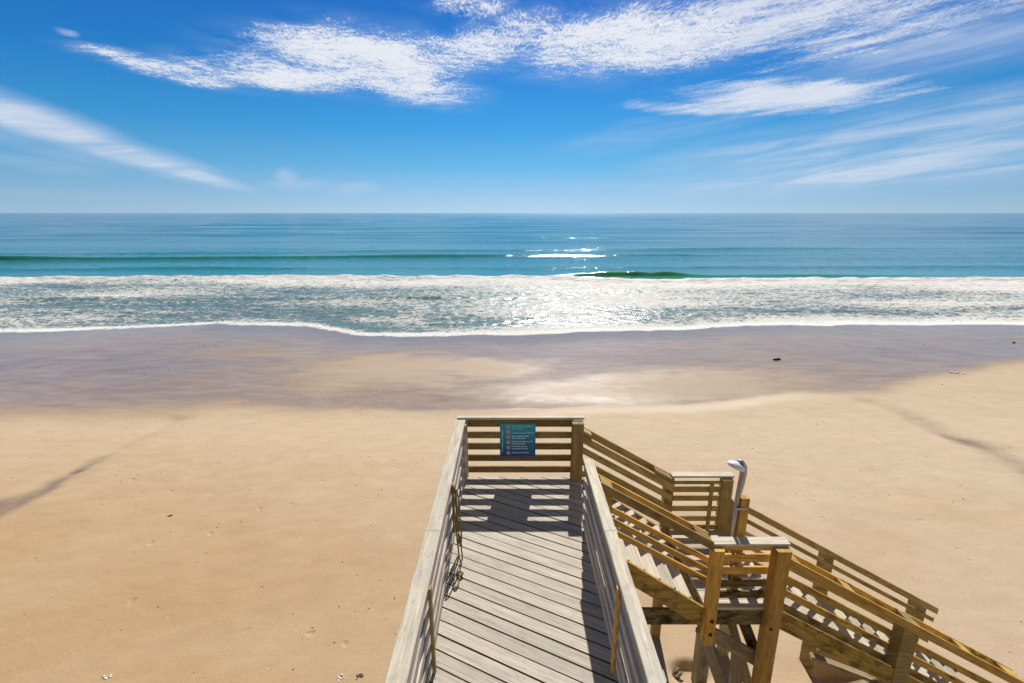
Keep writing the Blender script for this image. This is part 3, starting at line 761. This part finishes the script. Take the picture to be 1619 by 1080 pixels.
MB().tube([(px0 - .052, SY - .055, -2.90), (px0 - .015, SY - .07, -2.985)], [.034, .030], 10).build('swivel_joint', M['dark'], sh_)
MB().tube([(px0, SY - .02, -4.02), (px0, SY - .065, -4.02)], [.022, .026], 10).build('valve_knob', M['pipe'], sh_)
for z in (-3.52, -4.3): MB().board((px0 - .02, SY - .052, z), (SX + .03, SY - .052, z), .008, .03).build('bracket', M['pipe'], sh_)

# ------------------------------------------------------------------ sign
sg = thing('beach_sign', 'square blue beach rules sign fixed to the end railing of the boardwalk', 'sign', (.085, YE - .004, -3.515))
x0_, x1_, z0_, z1_ = -.178, .348, -3.515, -2.985; yf = YE - .006
def plate(mb_, xa, xb, za, zb, y, th=.004):
    mb_.board(((xa + xb) / 2, y - th / 2, za), ((xa + xb) / 2, y - th / 2, zb), xb - xa, th, (0, 1, 0), ch=.0005)
mb = MB(); plate(mb, x0_, x1_, z0_, z1_, yf, .008); pn = mb.build('panel', M['sign'], sg)
W_, H_ = x1_ - x0_, z1_ - z0_
U = lambda u: x0_ + u * W_
V = lambda v: z1_ - v * H_
yp = yf - .0085
def textline(mb_, u0, u1, v, h_=.028):            # rows of unreadable small lettering
    u = u0
    while u < u1 - .01:
        wl = random.choice((2, 3, 5, 6, 7, 4))
        for q in range(wl):
            cw_ = random.uniform(.010, .017)
            if u + cw_ > u1: break
            hh = h_ * random.choice((.62, .62, .62, 1., .8))
            plate(mb_, U(u), U(u + cw_), V(v + h_ / 2), V(v + h_ / 2 - hh), yp, .0015); u += cw_ + .004
        u += .014
for v, u1, mm in ((.075, .93, 'ink2'), (.145, .66, 'ink2'), (.275, .95, 'ink2'), (.375, .82, 'ink'), (.435, .72, 'ink'), (.535, .93, 'ink'), (.60, .70, 'ink'), (.68, .76, 'ink'), (.75, .79, 'ink'), (.875, .84, 'ink')):
    q = MB(); textline(q, .33, u1, v, .034); q.build('text_line', M[mm], sg)
vt = MB(); v = .20
while v < .82:
    h_ = random.uniform(.012, .022); plate(vt, U(.055), U(.055 + random.choice((.024, .034, .034))), V(v + h_), V(v), yp, .0015); v += h_ + .006 + (random.random() < .2) * .02
vt.build('vertical_lettering', M['ink2'], sg)
for i, v in enumerate((.09, .25, .40, .56, .72, .88)):
    def disc(rr_, y, mt, nm, par=sg):
        q = MB(); n = 20; cx, cz = U(.235), V(v)
        vs = [(cx + rr_ * math.cos(2 * math.pi * k / n), y, cz + rr_ * math.sin(2 * math.pi * k / n)) for k in range(n)] + [(cx + rr_ * math.cos(2 * math.pi * k / n), y - .0015, cz + rr_ * math.sin(2 * math.pi * k / n)) for k in range(n)]
        q.raw(vs, [list(range(n))[::-1], list(range(n, 2 * n))] + [[k, n + k, n + (k + 1) % n, (k + 1) % n] for k in range(n)])
        return q.build(nm, M[mt], par)
    ic = disc(.027, yp, 'icon', 'pictogram')
    disc(.012, yp - .0018, 'iconblack' if i == 0 else 'iconred', 'pictogram_symbol', ic)

# ------------------------------------------------------------------ rope on the left railing
rp = MB()
def loop(cx, cy, cz, ry, rz, n=26, r=.009, a0=0, a1=360, jit=.01, dx_=.0):
    pts = []
    for k in range(n + 1):
        a = R(a0 + (a1 - a0) * k / n)
        pts.append((cx + dx_ * math.sin(a) + random.uniform(-jit, jit) * .5, cy + ry * math.cos(a) + random.uniform(-jit, jit), cz + rz * math.sin(a)))
    rp.tube(pts, r, 6)
loop(-.640, 4.98, -3.36, .10, .36, r=.010, dx_=-.02)
loop(-.620, 5.02, -3.42, .13, .36, r=.009, dx_=-.02)
loop(-.590, 4.80, -3.66, .10, .185, r=.008, dx_=-.02)
loop(-.60, 4.52, ZD + .016, .13, .006, n=18, dx_=.03, jit=.004)
loop(-.57, 4.60, ZD + .018, .03, .012, n=10, dx_=.03, jit=.006, r=.012)
ro = rp.build('rope', M['rope'], None, (-.63, 4.95, H + ZD))
tag(ro, 'thin frayed rope looped over the left railing and trailing on the planks', 'rope')


# ------------------------------------------------------------------ things on the sand
def blob_mesh(c, sx, sy, sz, seed, n=1, sub=2):
    import bmesh
    bm = bmesh.new(); bmesh.ops.create_icosphere(bm, subdivisions=sub, radius=1); rs = random.Random(seed)
    o = [rs.uniform(0, 50) for _ in range(3)]
    from mathutils import noise as mn
    vs = []
    for v in bm.verts:
        q = v.co; k = 1 + .55 * mn.noise(Vector((q.x * 1.4 + o[0], q.y * 1.4 + o[1], q.z * 1.4 + o[2])))
        vs.append((c[0] + q.x * sx * k, c[1] + q.y * sy * k, c[2] + q.z * sz * k))
    fs = [[v.index for v in f.verts] for f in bm.faces]; bm.free()
    return vs, fs


def log_obj(name, x, y, L, ang, r, label, cat, mt, bend=.06, tilt=0.):
    q = MB(); z = gz(x, y) + r * .6; pts = []; rr_ = []
    for k in range(9):
        a = k / 8 - .5
        pts.append((x + math.cos(ang) * a * L - math.sin(ang) * bend * math.sin(a * 7), y + math.sin(ang) * a * L + math.cos(ang) * bend * math.sin(a * 7), z + tilt * (a + .5)))
        rr_.append(r * (1 - .5 * abs(a)) * random.uniform(.85, 1.15))
    q.tube(pts, rr_, 9)
    ob = q.build(name, M[mt], None, (x, y, gz(x, y) + H)); return tag(ob, label, cat, None, 'driftwood on the beach')


log_obj('driftwood_log', 15.8, 28.2,   .46, .12, .065, 'short black driftwood log lying alone on the wet sand', 'driftwood', 'wrack')
log_obj('driftwood_piece', 34.6, 32.9, .26, .4, .05, 'small dark driftwood piece on wet sand near the surf at the right edge', 'driftwood', 'wrack')
log_obj('driftwood_stick', -8.6, 10.9, .10, .3, .016, 'tiny dark stick on the dry sand left of the boardwalk', 'stick', 'wrack', .01)
log_obj('driftwood_stick', 5.05, 8.95, .08, 1.1, .018, 'tiny dark stick on the dry sand to the right of the stairs', 'stick', 'wrack', .01)
def clump(name, x, y, r, n, mt, label, cat, seed, group=None):
    q = MB(); rs = random.Random(seed); z = gz(x, y)
    for i in range(n):
        a, d_ = rs.uniform(0, 6.3), rs.uniform(0, 1) ** .7 * r; s_ = rs.uniform(.15, .4) * r
        vs, fs = blob_mesh((x + d_ * math.cos(a), y + d_ * math.sin(a) * .8, z + s_ * .15), s_, s_ * .8, s_ * .25, rs.random(), sub=1)
        q.raw(vs, fs, None, rs.random(), True)
    return tag(q.build(name, M[mt], None, (x, y, z + H)), label, cat, None, dict(shell='shells on the sand', shells='shells on the sand', seaweed='seaweed on the sand').get(cat))
clump('shell_clump', -6.2, 6.0, .07, 9, 'shell', 'small white shell clump on the sand at the lower left of the photo', 'shell', 1)
clump('shell_clump', -2.62, 5.95, .07, 9, 'shell', 'white shell clump nearly touching the lower photo edge, left of its tan neighbour', 'shell', 2)
clump('seaweed_clump', -2.33, 5.97, .07, 10, 'speck', 'tan seaweed clump at the lower photo edge close to the boardwalk railing', 'seaweed', 3)
clump('shell_clump', 23.8, 25.1, .30, 7, 'shell', 'white shell patch at the edge of the wet sand on the right', 'shell', 4)
clump('seaweed_clump', 2.50, 6.12, .13, 34, 'speck', 'dark seaweed wrapped around the foot of the post under the landing', 'seaweed', 6)

# scattered fragments nobody could count
def scatter(name, N, mt, smin, smax, seed, xr, yr, label):
    rs = np.random.default_rng(seed); V_ = []; F_ = []
    cen = rs.uniform([xr[0], yr[0]], [xr[1], yr[1]], (N // 7, 2))
    q = MB()
    for i in range(N):
        if rs.random() < .55:
            c = cen[rs.integers(len(cen))] + rs.normal(0, .45, 2)
        else: c = rs.uniform([xr[0], yr[0]], [xr[1], yr[1]])
        x, y = c
        if -.9 < x < 1.1 and y < 7 or (1 < x < 7.2 and 5 < y < 6.9): continue
        q_ = rs.uniform(smin, smax) * (1 + y * .02); z = gz(x, y) + q_ * .12; n = int(rs.integers(4, 7)); a0 = rs.uniform(0, 6)
        vs = [(x + q_ * rs.uniform(.5, 1) * math.cos(a0 + k * 6.283 / n), y + q_ * rs.uniform(.5, 1) * math.sin(a0 + k * 6.283 / n), z - q_ * .25) for k in range(n)] + [(x, y, z + q_ * rs.uniform(.15, .5))]
        q.raw(vs, [[k, (k + 1) % n, n] for k in range(n)], None, rs.random(), False)
    return tag(q.build(name, M[mt]), label, 'debris', 'stuff')
scatter('sand_debris', 700, 'speck', .010, .028, 11, (-16, 20), (5.3, 19), 'tiny dark fragments scattered over the dry sand')
scatter('shell_fragments', 450, 'shell', .008, .022, 12, (-16, 20), (5.3, 21), 'tiny pale shell fragments scattered over the sand')
scatter('wet_sand_debris', 60, 'wrack', .015, .05, 13, (-25, 32), (21, 33), 'small dark specks scattered over the wet sand')
scatter('shell_fragments', 70, 'shell', .015, .045, 14, (-8.6, -5.8), (20.3, 22.2), 'patch of whitish shell bits on the wet sand beyond the boardwalk end')

# old timbers in the scoured hollow under the lower stairs
def plank_obj(p0, p1, w_, th_, mt, label, up=(0, 0, 1)):
    ob = MB().board(p0, p1, w_, th_, up, ch=.01, warp=.004).build('timber_plank', M[mt], None, (p0[0], p0[1], p0[2] + H))
    return tag(ob, label, 'timber', None, 'old planks beneath the lower stairs')
plank_obj((4.85, 6.0, -7.15), (5.35, 5.75, -6.62), .10, .05, 'under', 'bleached plank leaning in the scoured hollow beneath the lower stairs')
plank_obj((5.15, 5.62, -6.1), (5.45, 5.45, -7.1), .14, .06, 'strng', 'brown upright plank standing beneath the lower stairs beside the large post')
plank_obj((5.42, 5.7, -6.25), (5.75, 5.5, -7.1), .07, .05, 'damp', 'thin dark plank leaning beneath the lower stairs, right of the brown one')
plank_obj((4.5, 6.0, -6.45), (5.3, 5.75, -6.62), .12, .05, 'under', 'pale flat plank lying over the hollow below the stringer')
